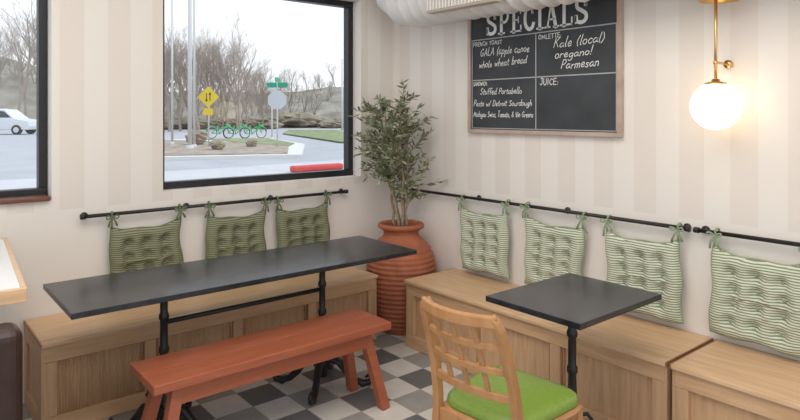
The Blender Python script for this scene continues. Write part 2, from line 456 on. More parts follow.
# ------------------------------------------------------------ chair
def chair():
    ang = math.radians(5)
    C = (-1.275, -2.265, 0)
    M = Matrix.Translation(C) @ Matrix.Rotation(ang, 4, 'Z')
    g = group('dining_chair', C)
    def postx(z):
        pts = [(0, -.27), (.25, -.225), (.45, -.205), (.60, -.228), (.75, -.272), (.88, -.32)]
        for (z0, x0), (z1, x1) in zip(pts, pts[1:]):
            if z <= z1: return x0+(x1-x0)*(z-z0)/(z1-z0)
        return pts[-1][1]
    def hy(z): return .186 if z < .45 else .186-.016*(z-.45)/.43
    for s in (1, -1):
        P = [(postx(z), s*hy(z), z) for z in [i*.06 for i in range(14)]]
        P += [(postx(.82), s*(hy(.82)-.001), .82), (postx(.845), s*(hy(.84)-.010), .845), (postx(.86), s*(hy(.85)-.03), .862)]
        ribbon('back_post', P, .030, .034, (1, 0, 0), mChair, g, M)
        ribbon('front_leg', [(.19, s*.185, 0), (.185, s*.185, .42)], .034, .034, (1, 0, 0), mChair, g, M)
        ribbon('side_apron', [(-.20, s*.184, .395), (.19, s*.184, .395)], .02, .06, (0, 0, 1), mChair, g, M)
        ribbon('side_stretcher', [(-.235, s*.186, .20), (.187, s*.185, .20)], .016, .022, (0, 0, 1), mChair, g, M)
    ribbon('front_apron', [(.187, -.17, .395), (.187, .17, .395)], .02, .06, (0, 0, 1), mChair, g, M)
    ribbon('rear_apron', [(-.205, -.18, .395), (-.205, .18, .395)], .02, .06, (0, 0, 1), mChair, g, M)
    ribbon('cross_stretcher', [(-.03, -.185, .20), (-.03, .185, .20)], .016, .022, (0, 0, 1), mChair, g, M)
    def curve(z, dep, yw, n=14):
        return [(postx(z)-dep*(1-(2*i/n-1)**2), -yw+2*yw*i/n, z) for i in range(n+1)]
    ribbon('crest_rail', curve(.850, .05, .168), .022, .046, (0, 0, 1), mChair, g, M, .008)
    for k, z in enumerate((.755, .665)):
        ribbon('lattice_rail_%d' % k, curve(z, .045, .176), .014, .024, (0, 0, 1), mChair, g, M)
    ribbon('lower_rail', curve(.565, .035, .18), .016, .03, (0, 0, 1), mChair, g, M)
    for k, y in enumerate((-.085, 0, .085)):
        P = []
        for i in range(9):
            z = .565+(.84-.565)*i/8
            dep = (.035+.015*i/8)*(1-(y/.176)**2)
            P.append((postx(z)-dep+.002, y, z))
        ribbon('lattice_slat_%d' % k, P, .022, .012, (1, 0, 0), mChair, g, M)
    def pad(name, z0, z1, grow, m, dome):
        N = 40; V = []; F = []
        R = []
        for k in range(N):
            a = 2*math.pi*k/N; c, s_ = math.cos(a), math.sin(a)
            e = .38
            x = math.copysign(abs(c)**e, c); y = math.copysign(abs(s_)**e, s_)
            hw = .205+.018*x
            R.append((x*(.212+grow), y*(hw+grow)))
        rings = [(.0, z0), (.985, z0), (1.0, z0+.008), (1.0, z1-.014), (.985, z1-.004), (.94, z1+dome*.25), (.8, z1+dome*.6), (.5, z1+dome*.92), (.0, z1+dome)]
        for sc, z in rings:
            for x, y in R: V.append((x*sc-.0, y*sc, z))
        for i in range(len(rings)-1):
            for k in range(N):
                a = i*N+k; b = i*N+(k+1) % N; F.append((a, b, b+N, a+N))
        mk(name, V, F, m, g, True, M)
    pad('seat_frame', .412, .434, .004, mChair, 0)
    pad('seat_pad', .434, .468, -.004, mGreen, .018)
chair()

# ------------------------------------------------------------ left-edge table and leather chair
ct = group('wood_edge_table', (-3.15, -.75, 0))
MT = Matrix.Translation((-2.75, -1.28, 0)) @ Matrix.Rotation(math.radians(-4.4), 4, 'Z')
box('top_core', -.80, -.02, .02, 1.10, .89, .925, mWhiteTop, ct, 0, MT)
for n_, a in (('edge_front', (-.82, 0, 0, .02)), ('edge_back', (-.82, 0, 1.10, 1.12)), ('edge_left', (-.82, -.80, .02, 1.10)), ('edge_right', (-.02, 0, .02, 1.10))):
    box(n_, *a, .875, .926, mOakX, ct, .003, MT)
box('leg_panel', -.78, -.72, .08, 1.04, 0, .889, mOak, ct, .004, MT)
sweep('post', [(-2.90, -.62, 0), (-2.90, -.62, .889)], .025, mIron, ct)
lathe('post_foot', [(0, .012), (.14, .008), (.15, .0)], (-2.90, -.62, 0), mIron, ct)
lc = group('leather_chair', (-3.0, -1.1, 0))
box('seat_base', -3.25, -2.79, -1.42, -.82, .10, .40, mLeather, lc, .03, seg=4)
box('seat_cushion', -3.24, -2.795, -1.33, -.82, .40, .50, mLeather, lc, .035, seg=4)
box('back_cushion', -3.25, -2.785, -1.46, -1.33, .38, .84, mLeather, lc, .04, seg=4)
for x in (-3.2, -2.83):
    for y in (-1.37, -.87):
        lathe('foot', [(.0, 0), (.015, 0), (.022, .1), (0, .1)], (x, y, 0), mIron, lc, 12)

# ------------------------------------------------------------ potted olive tree
PX, PY = -.265, -.395
pt = group('potted_olive_tree', (PX, PY, 0))
base = [(.0, .0), (.145, .0), (.155, .01), (.185, .08), (.215, .17), (.238, .28), (.250, .38), (.250, .46), (.235, .54), (.205, .60), (.165, .645), (.135, .67), (.125, .69), (.128, .71), (.15, .725), (.165, .735), (.168, .75), (.16, .762), (.145, .765), (.132, .755), (.128, .70), (0, .70)]
def interp(pf, n):
    out = []
    for (r0, z0), (r1, z1) in zip(pf, pf[1:]):
        k = max(1, int(math.hypot(r1-r0, z1-z0)/.006))
        for i in range(k): out.append((r0+(r1-r0)*i/k, z0+(z1-z0)*i/k))
    out.append(pf[-1]); return out
prof = []
for r, z in interp(base, 1):
    if .03 < z < .62 and r > .14: r += .0035*math.sin(z*2*math.pi/.034)
    prof.append((r, z))
lathe('pot', prof, (PX, PY, 0), mPot, pt, 56)
lathe('soil', [(0, .715), (.127, .712)], (PX, PY, 0), mSoil, pt, 24)
rng = random.Random(5)
trunks = []; leavesV = [[], []]; leavesF = [[], []]
def clampp(p):
    return Vector((min(p.x, -.025), min(p.y, -.025), p.z))
def leaf(p, d, L, W, k):
    d = d.normalized(); s = d.cross(Vector((rng.uniform(-1, 1), rng.uniform(-1, 1), rng.uniform(-.3, 1)))).normalized(); up = s.cross(d)
    V = leavesV[k]; F = leavesF[k]; o = len(V)
    q = [p, p+d*L*.3+s*W*.5+up*.002, p+d*L*.65+s*W*.42, p+d*L-up*L*.08, p+d*L*.65-s*W*.42, p+d*L*.3-s*W*.5+up*.002]
    V += [clampp(x) for x in q]; F += [(o, o+1, o+2, o+3, o+4, o+5)]
def twig(p, d, L):
    n = 6; P = [p]; c = p.copy(); dd = d.normalized()
    for i in range(n):
        dd = (dd+Vector((rng.uniform(-.18, .18), rng.uniform(-.18, .18), rng.uniform(-.12, .14)))).normalized()
        c = clampp(c+dd*L/n); P.append(c.copy())
    trunks.append(sweep_geo(P, [.0034-.0022*i/n for i in range(n+1)], 5))
    for i in range(1, n+1):
        for j in range(3):
            t = rng.random(); q = P[i-1].lerp(P[i], t)
            side = Vector((rng.uniform(-1, 1), rng.uniform(-1, 1), rng.uniform(-.5, .8)))
            leaf(q, dd*.8+side, rng.uniform(.040, .068), rng.uniform(.010, .016), 0 if rng.random() < .58 else 1)
leftv = Vector((-.769, .639, 0))
for s in range(6):
    a = s*1.05+.3
    p = Vector((PX+.03*math.cos(a), PY+.03*math.sin(a), .71)); c = p.copy(); P = [c.copy()]
    tgt = Vector((PX+.11*math.cos(a), PY+.11*math.sin(a), rng.uniform(1.40, 1.66)))+leftv*.06
    n = 12
    for i in range(1, n+1):
        q = p.lerp(tgt, i/n)+Vector((rng.uniform(-.012, .012), rng.uniform(-.012, .012), 0))
        P.append(clampp(q))
    trunks.append(sweep_geo(P, [.0105-.007*i/n for i in range(n+1)], 7))
    for i in range(3, n+1):
        for j in range(3 if i > 4 else 1):
            az = rng.uniform(0, 6.28)
            d = Vector((math.cos(az), math.sin(az), rng.uniform(-.15, .9)))+leftv*.3
            zf = P[i].z
            L = rng.uniform(.12, .29)*(1.0 if zf < 1.45 else .75)
            twig(P[i], d, L)
multi('stems', trunks, mTrunk, pt)
mk('leaves_dark', leavesV[0], leavesF[0], mLeaf, pt); mk('leaves_pale', leavesV[1], leavesF[1], mLeaf2, pt)

# ------------------------------------------------------------ chalkboard
cb = group('specials_chalkboard', (-.02, -1.41, 1.85))
Y0, Y1, Z0, Z1 = -.838, -2.0, 1.422, 2.275
box('slate', -.022, -.004, Y1+.02, Y0-.02, Z0+.02, Z1-.02, mBoard, cb)
fw = .024
box('frame_bottom', -.036, -.002, Y1, Y0, Z0, Z0+fw, mBFrame, cb, .002)
box('frame_top', -.036, -.002, Y1, Y0, Z1-fw, Z1, mBFrame, cb, .002)
box('frame_left', -.036, -.002, Y0-fw, Y0, Z0+fw, Z1-fw, mBFrame, cb, .002)
box('frame_right', -.036, -.002, Y1, Y1+fw, Z0+fw, Z1-fw, mBFrame, cb, .002)
for n_, a in (('line_header', (Y1+.03, Y0-.03, 2.050, 2.057)), ('line_mid', (Y1+.03, Y0-.03, 1.776, 1.783)), ('line_vert', (-1.417, -1.410, Z0+.03, 2.05)),
              ('line_l', (Y0-.036, Y0-.031, Z0+.03, 2.05)), ('line_r', (Y1+.031, Y1+.036, Z0+.03, 2.05)), ('line_b', (Y1+.03, Y0-.03, Z0+.030, Z0+.035))):
    box(n_, -.0232, -.022, a[0], a[1], a[2], a[3], mGrid, cb)

def cr(P, n=6):
    if len(P) < 3: return P
    Q = [P[0]]+list(P)+[P[-1]]; out = []
    for i in range(1, len(Q)-2):
        p0, p1, p2, p3 = Q[i-1], Q[i], Q[i+1], Q[i+2]
        for k in range(n):
            t = k/n
            out.append(tuple(.5*((2*p1[j])+(-p0[j]+p2[j])*t+(2*p0[j]-5*p1[j]+4*p2[j]-p3[j])*t*t+(-p0[j]+3*p1[j]-3*p2[j]+p3[j])*t**3) for j in (0, 1)))
    out.append(P[-1]); return out
def strip2d(P, w):
    V = []; F = []
    for i, p in enumerate(P):
        a = P[max(i-1, 0)]; b = P[min(i+1, len(P)-1)]
        dx, dy = b[0]-a[0], b[1]-a[1]; L = math.hypot(dx, dy) or 1e-6
        nx, ny = -dy/L*w/2, dx/L*w/2
        e = 0
        if i == 0: e = -w*.3
        if i == len(P)-1: e = w*.3
        V += [(p[0]+nx+dx/L*e, p[1]+ny+dy/L*e, 0), (p[0]-nx+dx/L*e, p[1]-ny+dy/L*e, 0)]
    for i in range(len(P)-1): F.append((2*i, 2*i+1, 2*i+3, 2*i+2))
    return V, F
O = lambda cx, cy, rx, ry, a0=90, a1=450, n=10: [(cx+rx*math.cos(math.radians(a0+(a1-a0)*i/n)), cy+ry*math.sin(math.radians(a0+(a1-a0)*i/n))) for i in range(n+1)]
GL = {
'a': (.50, [[(.38,.42),(.2,.5),(.02,.25),(.15,.0),(.36,.2),(.42,.48)],[(.42,.48),(.40,.1),(.52,.02)]], []),
'b': (.44, [[(.05,.3),(.25,.5),(.4,.25),(.22,0),(.05,.1)]], [[(.08,1),(.05,0)]]),
'c': (.42, [[(.38,.42),(.2,.5),(.03,.25),(.18,0),(.4,.1)]], []),
'd': (.50, [[(.38,.4),(.2,.5),(.02,.22),(.18,0),(.38,.2)],[(.44,1),(.40,.3),(.48,0)]], []),
'e': (.42, [[(.03,.25),(.30,.28),(.30,.46),(.18,.5),(.04,.28),(.16,0),(.4,.1)]], []),
'f': (.36, [[(.40,.9),(.24,1),(.15,.7),(.13,0)]], [[(0,.5),(.32,.52)]]),
'g': (.46, [[(.38,.42),(.2,.5),(.03,.25),(.18,.02),(.38,.25)],[(.4,.48),(.38,-.2),(.2,-.4),(.03,-.25)]], []),
'h': (.44, [[(.05,.25),(.22,.5),(.36,.35),(.38,0)]], [[(.08,1),(.04,0)]]),
'i': (.16, [], [[(.07,.48),(.05,0)],[(.09,.68),(.10,.74)]]),
'k': (.42, [], [[(.08,1),(.05,0)],[(.35,.5),(.06,.22)],[(.12,.25),(.38,0)]]),
'l': (.20, [[(.10,1),(.05,.1),(.16,0)]], []),
'm': (.62, [[(.04,.35),(.2,.5),(.28,.35),(.28,0)],[(.28,.35),(.44,.5),(.53,.35),(.54,0)]], [[(.04,.5),(.04,0)]]),
'n': (.44, [[(.04,.3),(.22,.5),(.35,.35),(.36,0)]], [[(.04,.5),(.04,0)]]),
'o': (.44, [O(.2,.25,.18,.25)], []),
'p': (.46, [[(.05,.3),(.24,.5),(.4,.25),(.22,0),(.05,.1)]], [[(.06,.5),(.02,-.4)]]),
'r': (.34, [[(.04,.25),(.16,.48),(.32,.46)]], [[(.04,.5),(.04,0)]]),
's': (.38, [[(.32,.43),(.17,.5),(.06,.37),(.3,.16),(.2,0),(.02,.06)]], []),
't': (.32, [[(.15,.85),(.13,.1),(.28,.02)]], [[(0,.55),(.3,.57)]]),
'u': (.46, [[(.04,.5),(.06,.1),(.2,0),(.36,.2),(.38,.5)],[(.38,.5),(.38,.1),(.46,0)]], []),
'v': (.40, [], [[(.02,.5),(.18,0)],[(.18,0),(.36,.5)]]),
'w': (.56, [], [[(.02,.5),(.13,0)],[(.13,0),(.26,.4)],[(.26,.4),(.38,0)],[(.38,0),(.52,.5)]]),
'G': (.66, [[(.54,.85),(.32,1),(.05,.55),(.22,.02),(.5,.12),(.56,.42)]], [[(.34,.42),(.60,.42)]]),
'A': (.62, [], [[(.02,0),(.3,1)],[(.3,1),(.56,0)],[(.12,.35),(.48,.35)]]),
'L': (.50, [], [[(.08,1),(.05,0)],[(.05,0),(.45,.02)]]),
'K': (.58, [], [[(.08,1),(.05,0)],[(.5,1),(.08,.45)],[(.2,.55),(.52,0)]]),
'S': (.52, [[(.45,.85),(.28,1),(.08,.78),(.25,.52),(.44,.28),(.25,0),(.03,.14)]], []),
'P': (.50, [[(.06,.98),(.35,.98),(.44,.72),(.3,.48),(.06,.46)]], [[(.07,1),(.04,0)]]),
'D': (.60, [[(.06,1),(.38,.9),(.52,.5),(.36,.08),(.05,0)]], [[(.07,1),(.05,0)]]),
'M': (.74, [], [[(.04,0),(.10,1)],[(.10,1),(.34,.3)],[(.34,.3),(.58,1)],[(.58,1),(.66,0)]]),
'T': (.56, [], [[(.02,.98),(.52,1)],[(.28,1),(.25,0)]]),
'V': (.54, [], [[(.02,1),(.24,0)],[(.24,0),(.50,1)]]),
'J': (.46, [[(.34,1),(.34,.25),(.2,0),(.03,.2)]], [[(.14,1),(.46,1)]]),
'U': (.56, [[(.05,1),(.06,.3),(.25,0),(.45,.3),(.46,1)]], []),
'I': (.22, [], [[(.09,1),(.08,0)]]),
'C': (.54, [[(.48,.85),(.3,1),(.05,.5),(.26,0),(.5,.14)]], []),
'E': (.50, [], [[(.06,1),(.05,0)],[(.06,1),(.44,1)],[(.06,.52),(.38,.52)],[(.05,0),(.44,0)]]),
'F': (.48, [], [[(.06,1),(.05,0)],[(.06,1),(.44,1)],[(.06,.52),(.36,.52)]]),
'R': (.54, [[(.06,.98),(.35,.98),(.44,.74),(.3,.5),(.06,.48)]], [[(.07,1),(.05,0)],[(.24,.48),(.48,0)]]),
'N': (.60, [], [[(.05,0),(.06,1)],[(.06,1),(.48,0)],[(.48,0),(.50,1)]]),
'O': (.62, [O(.28,.5,.25,.5)], []),
'H': (.58, [], [[(.06,1),(.05,0)],[(.48,1),(.47,0)],[(.05,.5),(.48,.5)]]),
'W': (.78, [], [[(.03,1),(.18,0)],[(.18,0),(.36,.8)],[(.36,.8),(.54,0)],[(.54,0),(.72,1)]]),
'(': (.30, [[(.24,1.08),(.06,.45),(.2,-.15)]], []), ')': (.26, [[(.04,1.05),(.18,.45),(.02,-.1)]], []),
'!': (.16, [], [[(.09,1),(.07,.28)],[(.06,.08),(.06,0)]]), ':': (.18, [], [[(.08,.5),(.08,.44)],[(.08,.08),(.08,.02)]]),
',': (.16, [], [[(.08,.06),(.03,-.14)]]), '/': (.36, [], [[(.02,-.05),(.32,1)]]),
'&': (.60, [[(.54,.0),(.2,.6),(.18,.9),(.34,.95),(.34,.72),(.06,.3),(.16,0),(.38,.06),(.52,.4)]], []),
' ': (.34, [], []),
}
trnd = random.Random(11)
def hand(body, y, z, size, width, slant=.22, w=.0046, rise=0.0):
    geos = []; x = 0
    tot = sum(GL[c][0]+.07 for c in body)*size
    sx = width/tot
    for c in body:
        wd, cur, stn = GL[c]; jy = trnd.uniform(-.05, .05); js = trnd.uniform(.9, 1.1)
        for P, sm in [(p, True) for p in cur]+[(p, False) for p in stn]:
            Q = cr(P) if sm else P
            Q = [(((x+px)*sx+slant*py*js)*size, (py*js+jy)*size+(x+px)*size*sx*rise) for px, py in Q]
            geos.append(strip2d(Q, w))
        x += wd+.07
    M = Matrix(((0, 0, -1, -.0236), (-1, 0, 0, y), (0, 1, 0, z), (0, 0, 0, 1)))
    multi('lettering_'+body.split(' ')[0].strip(',:!(').lower(), geos, mChalk, cb, False, M)
hand('FRENCH TOAST', -.882, 2.012, .026, .26, .05, .0040)
hand('GALA (apple canoe', -.945, 1.943, .050, .42)
hand('whole wheat bread', -.935, 1.862, .048, .41, .22, .0046, .03)
hand('OMLETTE:', -1.435, 2.012, .026, .17, .05, .0040)
hand('Kale (local)', -1.545, 1.950, .054, .35, .3, .0048, .03)
hand('oregano!', -1.555, 1.885, .050, .26, .3, .0048, .03)
hand('Parmesan', -1.60, 1.820, .050, .26, .3, .0048, .02)
hand('SANDWICH:', -.882, 1.742, .024, .13, .05, .0040)
hand('Stuffed Portabello', -.945, 1.682, .040, .36, .22, .0043)
hand('Pesto w/ Detroit Sourdough', -.885, 1.603, .038, .50, .22, .0042)
hand('Michigan Swiss, Tomato, & Vin Greens', -.885, 1.530, .036, .51, .15, .0040)
hand('JUICE:', -1.445, 1.728, .038, .14, .05, .0046)
BW = .15; SB = .07
def slabs():
    D = {}
    D['S'] = (.62, [([(.50,.70),(.47,.86),(.30,.94),(.12,.82),(.14,.62),(.32,.50),(.50,.36),(.50,.16),(.32,.06),(.12,.12),(.08,.30)], BW)], [([(.52,.96),(.52,.66)], SB), ([(.06,.04),(.06,.34)], SB)])
    D['P'] = (.62, [([(.18,.93),(.44,.92),(.54,.72),(.42,.50),(.18,.49)], BW*.8)], [([(.18,1),(.18,0)], BW), ([(.02,.03),(.36,.03)], SB), ([(.02,.97),(.26,.97)], SB)])
    D['E'] = (.60, [], [([(.18,1),(.18,0)], BW), ([(.02,.96),(.54,.96)], SB), ([(.02,.04),(.56,.04)], SB), ([(.2,.5),(.42,.5)], SB), ([(.53,.99),(.53,.76)], SB), ([(.55,.01),(.55,.26)], SB), ([(.42,.62),(.42,.38)], SB*.8)])
    D['C'] = (.62, [([(.50,.72),(.44,.90),(.28,.94),(.13,.75),(.12,.30),(.28,.06),(.46,.10),(.54,.28)], BW)], [([(.53,.98),(.53,.68)], SB)])
    D['I'] = (.36, [], [([(.17,1),(.17,0)], BW), ([(.02,.03),(.33,.03)], SB), ([(.02,.97),(.33,.97)], SB)])
    D['A'] = (.66, [], [([(.30,.98),(.12,.02)], SB*1.1), ([(.31,1),(.52,.0)], BW), ([(.16,.33),(.46,.33)], SB), ([(.0,.03),(.24,.03)], SB), ([(.40,.03),(.66,.03)], SB)])
    D['L'] = (.58, [], [([(.18,1),(.18,0)], BW), ([(.02,.97),(.34,.97)], SB), ([(.02,.04),(.54,.04)], SB), ([(.53,.01),(.53,.30)], SB)])
    return D
D = slabs(); x = 0; geos = []
word = 'SPECIALS'; tot = sum(D[c][0]+.06 for c in word)
Hh = .155; sx = .80/(tot*Hh)
for c in word:
    wd, cur, stn = D[c]
    for P, bw in [(cr(p), b) for p, b in cur]+stn:
        geos.append(strip2d([((x+px)*Hh*sx, py*Hh) for px, py in P], bw*Hh))
    x += wd+.06
multi('lettering_specials', geos, mChalk, cb, False, Matrix(((0, 0, -1, -.0236), (-1, 0, 0, -1.0), (0, 1, 0, 2.075), (0, 0, 0, 1))))

# ------------------------------------------------------------ wall sconce
GX, GY = -.145, -2.555
sc = group('globe_wall_sconce', (GX, GY, 1.7))
multi('globe', [sphere_geo((GX, GY, 1.588), .112, 36, 24)], mGlobe, sc)
lathe('fitter', [(0, .125), (.018, .125), (.02, .115), (.048, .108), (.05, .098), (.04, .096)], (GX, GY, 1.588), mBrass, sc, 28)
sweep('rod', [(GX, GY, 1.70), (GX, GY, 2.12)], .007, mBrass, sc)
sweep('arm', [(GX, GY, 1.79), (-.012, GY, 1.79)], .006, mBrass, sc)
multi('knuckle', [sphere_geo((GX, GY, 1.79), .012, 14, 8), sweep_geo([(-.016, GY, 1.79), (-.002, GY, 1.79)], .020, 20)], mBrass, sc)
lathe('upper_dome', [(0, .10), (.03, .098), (.06, .08), (.085, .045), (.095, .0), (.091, .0), (.08, .042), (.05, .08), (0, .09)], (GX+.045, GY, 2.088), mBrass, sc, 32)

# ------------------------------------------------------------ duct + register
dg = group('spiral_duct', (-.27, -3, 2.40))
path = []; y = -6.8
ZD = 2.36
while y < -.60: path.append((-.27, y, ZD)); y += .0125
for i in range(0, 31):
    a = math.pi/2*i/30; path.append((-.27, -.60+.24*math.sin(a), ZD+.24*(1-math.cos(a))))
z = ZD+.255
while z < 3.19: path.append((-.27, -.36, z)); z += .0125
rad = [.198+(.012 if i % 8 == 0 else (.006 if i % 8 in (1, 7) else 0)) for i in range(len(path))]
sweep('pipe', path, rad, mDuct, dg, 40)
box('register_frame', -.505, -.44, -1.50, -.93, 2.185, 2.39, mReg, dg, .006)
for i in range(20):
    yy = -1.482+i*.0275
    box('register_slat_%d' % i, -.517, -.503, yy, yy+.012, 2.20, 2.375, mDuct, dg)

# outlet
og = group('wall_outlet', (-.005, -2.73, .50))
box('plate', -.008, -.001, -2.765, -2.695, .462, .575, mPlate, og, .003)
for z in (.495, .535): box('socket', -.0105, -.008, -2.745, -2.715, z-.012, z+.012, mWhite, og, .002)

# ------------------------------------------------------------ OUTSIDE
G = .08
mAsph = mat('asphalt_light', (.44, .45, .47), .9, var=.08, vscale=.6)
mRoad = mat('road_concrete', (.56, .56, .57), .9, var=.05, vscale=.4)
mCurb = mat('curb', (.72, .71, .69), .9)
mGrass = mat('grass', (.25, .29, .14), .95, var=.25, vscale=1.5)
mMulch = mat('mulch_bed', (.36, .30, .24), .95, var=.35, vscale=2.5)
mHill = mat('wooded_hillside', (.31, .285, .235), .95, var=.35, vscale=.5, bump=.0)
mBark = mat('bare_bark', (.36, .30, .25), .95)
mShrub = mat('shrub', (.34, .29, .21), .95, var=.4, vscale=1.2)
mYel = mat('sign_yellow', (.85, .62, .02), .5)
mBlk = mat('sign_black', (.02, .02, .02), .6)
mSignBack = mat('sign_back_aluminium', (.62, .64, .66), .5)
mSignG = mat('street_sign_green', (.02, .36, .22), .5)
mPole = mat('pole_light', (.66, .66, .65), .5)
mBike = mat('bike_green', (.05, .45, .16), .4)
mTyre = mat('tyre', (.02, .02, .02), .8)
mCar = mat('car_white', (.74, .76, .78), .3)
mCarG = mat('car_glass', (.03, .04, .05), .1)
mRed = mat('red_curb_paint', (.62, .07, .06), .6)
box('ground_outside', -40, 130, .24, 140, G-.2, G, mAsph)
def flat(name, poly, m, z, th=.03, parent=None):
    n = len(poly); V = [(x, y, z-th) for x, y in poly]+[(x, y, z) for x, y in poly]
    F = [tuple(range(n, 2*n)), tuple(reversed(range(n)))]+[(i, (i+1) % n, (i+1) % n+n, i+n) for i in range(n)]
    return fixn(mk(name, V, F, m, parent))
isl = group('planting_island', (7, 22, G))
flat('kerb', [(2.2, 16.5), (7.6, 14.2), (11.5, 20.5), (13.5, 27.5), (8, 30), (3.5, 26)], mCurb, G+.12, .12, isl)
flat('mulch_bed', [(2.5, 16.9), (7.4, 14.8), (9.6, 18.6), (9.6, 23.0), (8, 28.6), (3.8, 25.4)], mMulch, G+.16, .04, isl)
flat('grass_patch', [(9.75, 18.9), (11.2, 20.9), (13.1, 27.2), (9.9, 28.2), (9.8, 23)], mGrass, G+.16, .04, isl)
def road_strip(name, ctr, w, m, z):
    L = []; R = []
    for i, p in enumerate(ctr):
        a = Vector(ctr[max(i-1, 0)]); b = Vector(ctr[min(i+1, len(ctr)-1)]); t = (b-a).normalized(); n = Vector((-t.y, t.x))
        L.append(Vector(p)+n*w/2); R.append(Vector(p)-n*w/2)
    return flat(name, [tuple(v) for v in L]+[tuple(v) for v in reversed(R)], m, z, .02)
road_strip('curved_road', [(-30, 9.0), (-8, 9.0), (4, 8.6), (12, 9.5), (19, 14), (25, 23), (32, 36), (42, 50)], 7.0, mRoad, G+.015)
road_strip('sidewalk', [(13.5, 14.2), (17, 19), (22.0, 28), (29, 41), (38, 53)], 1.3, mCurb, G+.06)
box('red_curb', 4.7, 6.2, 9.7, 9.95, G+.016, G+.17, mRed, None, .05)
wh = group('wooded_hillside', (20, 60, G))
flat('grass_verge_far', [(30, 20), (37, 33), (49, 48), (64, 62), (90, 62), (70, 20)], mGrass, G+.10, .05, wh)
flat('grass_verge_near', [(14.5, 22), (16.5, 21.5), (20.5, 28.8), (27, 41), (24, 44), (19, 36)], mGrass, G+.10, .05, wh)
def ridge_h(deg):
    h = 4.5
    if deg > 74: h += (deg-74)*.45
    if deg < 60: h += (60-deg)*.16
    return h
def ridge():
    V = []; F = []; n = 90
    for i in range(n+1):
        deg = 25+80*i/n; th = math.radians(deg)
        h = ridge_h(deg)+1.0*noise.noise(Vector((i*.15, 0, 0)))+.6*noise.noise(Vector((i*.5, 3, 0)))
        for r, z in ((72, -.5), (80, h*.55), (92, h), (120, h*1.25)):
            V.append((-3+r*math.cos(th), -4+r*math.sin(th), G+max(z, -.3)+.4*noise.noise(Vector((i*.8, r, 1)))))
    for i in range(n):
        for k in range(3):
            a = i*4+k; F.append((a, a+4, a+5, a+1))
    fixn(mk('hill', V, F, mHill, wh, True))
ridge()
def tree_mesh(seed, H, depth=5):
    r = random.Random(seed); geos = []
    def br(p, d, L, rad, lev):
        n = 3; P = [p]; c = p
        dd = d
        for i in range(n):
            dd = (dd+Vector((r.uniform(-.16, .16), r.uniform(-.16, .16), r.uniform(-.03, .10)))).normalized()
            c = c+dd*L/n; P.append(c)
        geos.append(sweep_geo(P, [rad*(1-.5*i/n) for i in range(n+1)], 3 if lev > 1 else 6))
        if lev < depth:
            for k in range(r.choice((2, 3, 3, 4)) if lev else 6):
                t = r.uniform(.35, 1); q = P[0].lerp(P[-1], t) if lev else P[min(n, 1+int(t*n*.8))]
                az = r.uniform(0, 6.28); sp = r.uniform(.35, .85)
                nd = (dd+Vector((math.cos(az)*sp, math.sin(az)*sp, r.uniform(-.05, .35)))).normalized()
                br(q, nd, L*r.uniform(.55, .78), rad*.48, lev+1)
    br(Vector((0, 0, -.2)), Vector((0, 0, 1)), H*.42, H*.0135, 0)
    V = []; F = []
    for v, f in geos:
        o = len(V); V += v; F += [tuple(i+o for i in q) for q in f]
    me = bpy.data.meshes.new('bare_tree'); me.from_pydata([tuple(v) for v in V], [], F); me.update(); me.materials.append(mBark); return me
TM = [tree_mesh(s, 10) for s in (1, 2, 3, 4)]
tr_ = random.Random(3)
def inst(name, me, loc, scale, rz=0, parent=wh):
    o = bpy.data.objects.new(name, me); COL.objects.link(o); o.location = loc; o.scale = scale; o.rotation_euler[2] = rz
    if parent: o.parent = parent; o.matrix_parent_inverse = Matrix.Translation(-Vector(parent.location))
    return o
def put_tree(x, y, z, s): inst('bare_tree', tr_.choice(TM), (x, y, z), (s, s, s*tr_.uniform(.9, 1.15)), tr_.uniform(0, 6.28))
def pol(deg, r): return -3.15+r*math.cos(math.radians(deg)), -3.855+r*math.sin(math.radians(deg))
def hz(deg, r): return G if r < 73 else G+(r-73)/19*ridge_h(deg)
for i in range(44):
    deg = 60.5+i*.31+tr_.uniform(-.3, .3); r = tr_.uniform(54, 84)
    x, y = pol(deg, r); put_tree(x, y, hz(deg, r), tr_.uniform(.75, 1.15)*(1.0 if deg > 64.5 else .62))
for i in range(40):
    deg = 53.5+i*.44; r = tr_.uniform(74, 94)
    x, y = pol(deg, r); put_tree(x, y, hz(deg, r)-.5, tr_.uniform(.35, .6))
for i in range(14):
    x, y = pol(78.5+i*.55, tr_.uniform(66, 88)); put_tree(x, y, G+1.5, tr_.uniform(1.0, 1.35))
def blob_mesh(name, seed, m):
    V = []; F = []; nu, nv = 18, 12
    for i in range(nv+1):
        ph = math.pi*i/nv
        for k in range(nu):
            a = 2*math.pi*k/nu
            rr = .5*math.sin(ph); z = .5+.5*math.cos(ph)
            q = 1+.45*noise.noise(Vector((math.cos(a)*2+seed, math.sin(a)*2, z*5)))+.25*noise.noise(Vector((math.cos(a)*6, math.sin(a)*6+seed, z*11)))
            V.append((rr*q*math.cos(a), rr*q*math.sin(a), z*(1+.15*(q-1))))
    for i in range(nv):
        for k in range(nu):
            a = i*nu+k; b = i*nu+(k+1) % nu; F.append((a, a+nu, b+nu, b))
    me = bpy.data.meshes.new(name); me.from_pydata(V, [], F); me.update(); me.materials.append(m); return me
BS = [blob_mesh('shrub', s, mShrub) for s in (2, 9)]
for i in range(26):
    deg = 54.5+i*.78+tr_.uniform(-.3, .3); r = tr_.uniform(63, 72); s = tr_.uniform(1.2, 2.6)
    x, y = pol(deg, r); inst('shrub', BS[i % 2], (x, y, G-.1), (s*1.9, s*1.9, s*.7))
for (x, y, s) in ((4.2, 19.5, .8), (5.2, 21.5, .6), (6.4, 18.2, .55), (7.3, 22.5, .9), (4.8, 24.2, 1.0), (8.3, 19.3, .45), (6.2, 25.5, .9)):
    inst('shrub', BS[int(x*10) % 2], (x, y, G+.13), (s, s, s*.7), 0, isl)
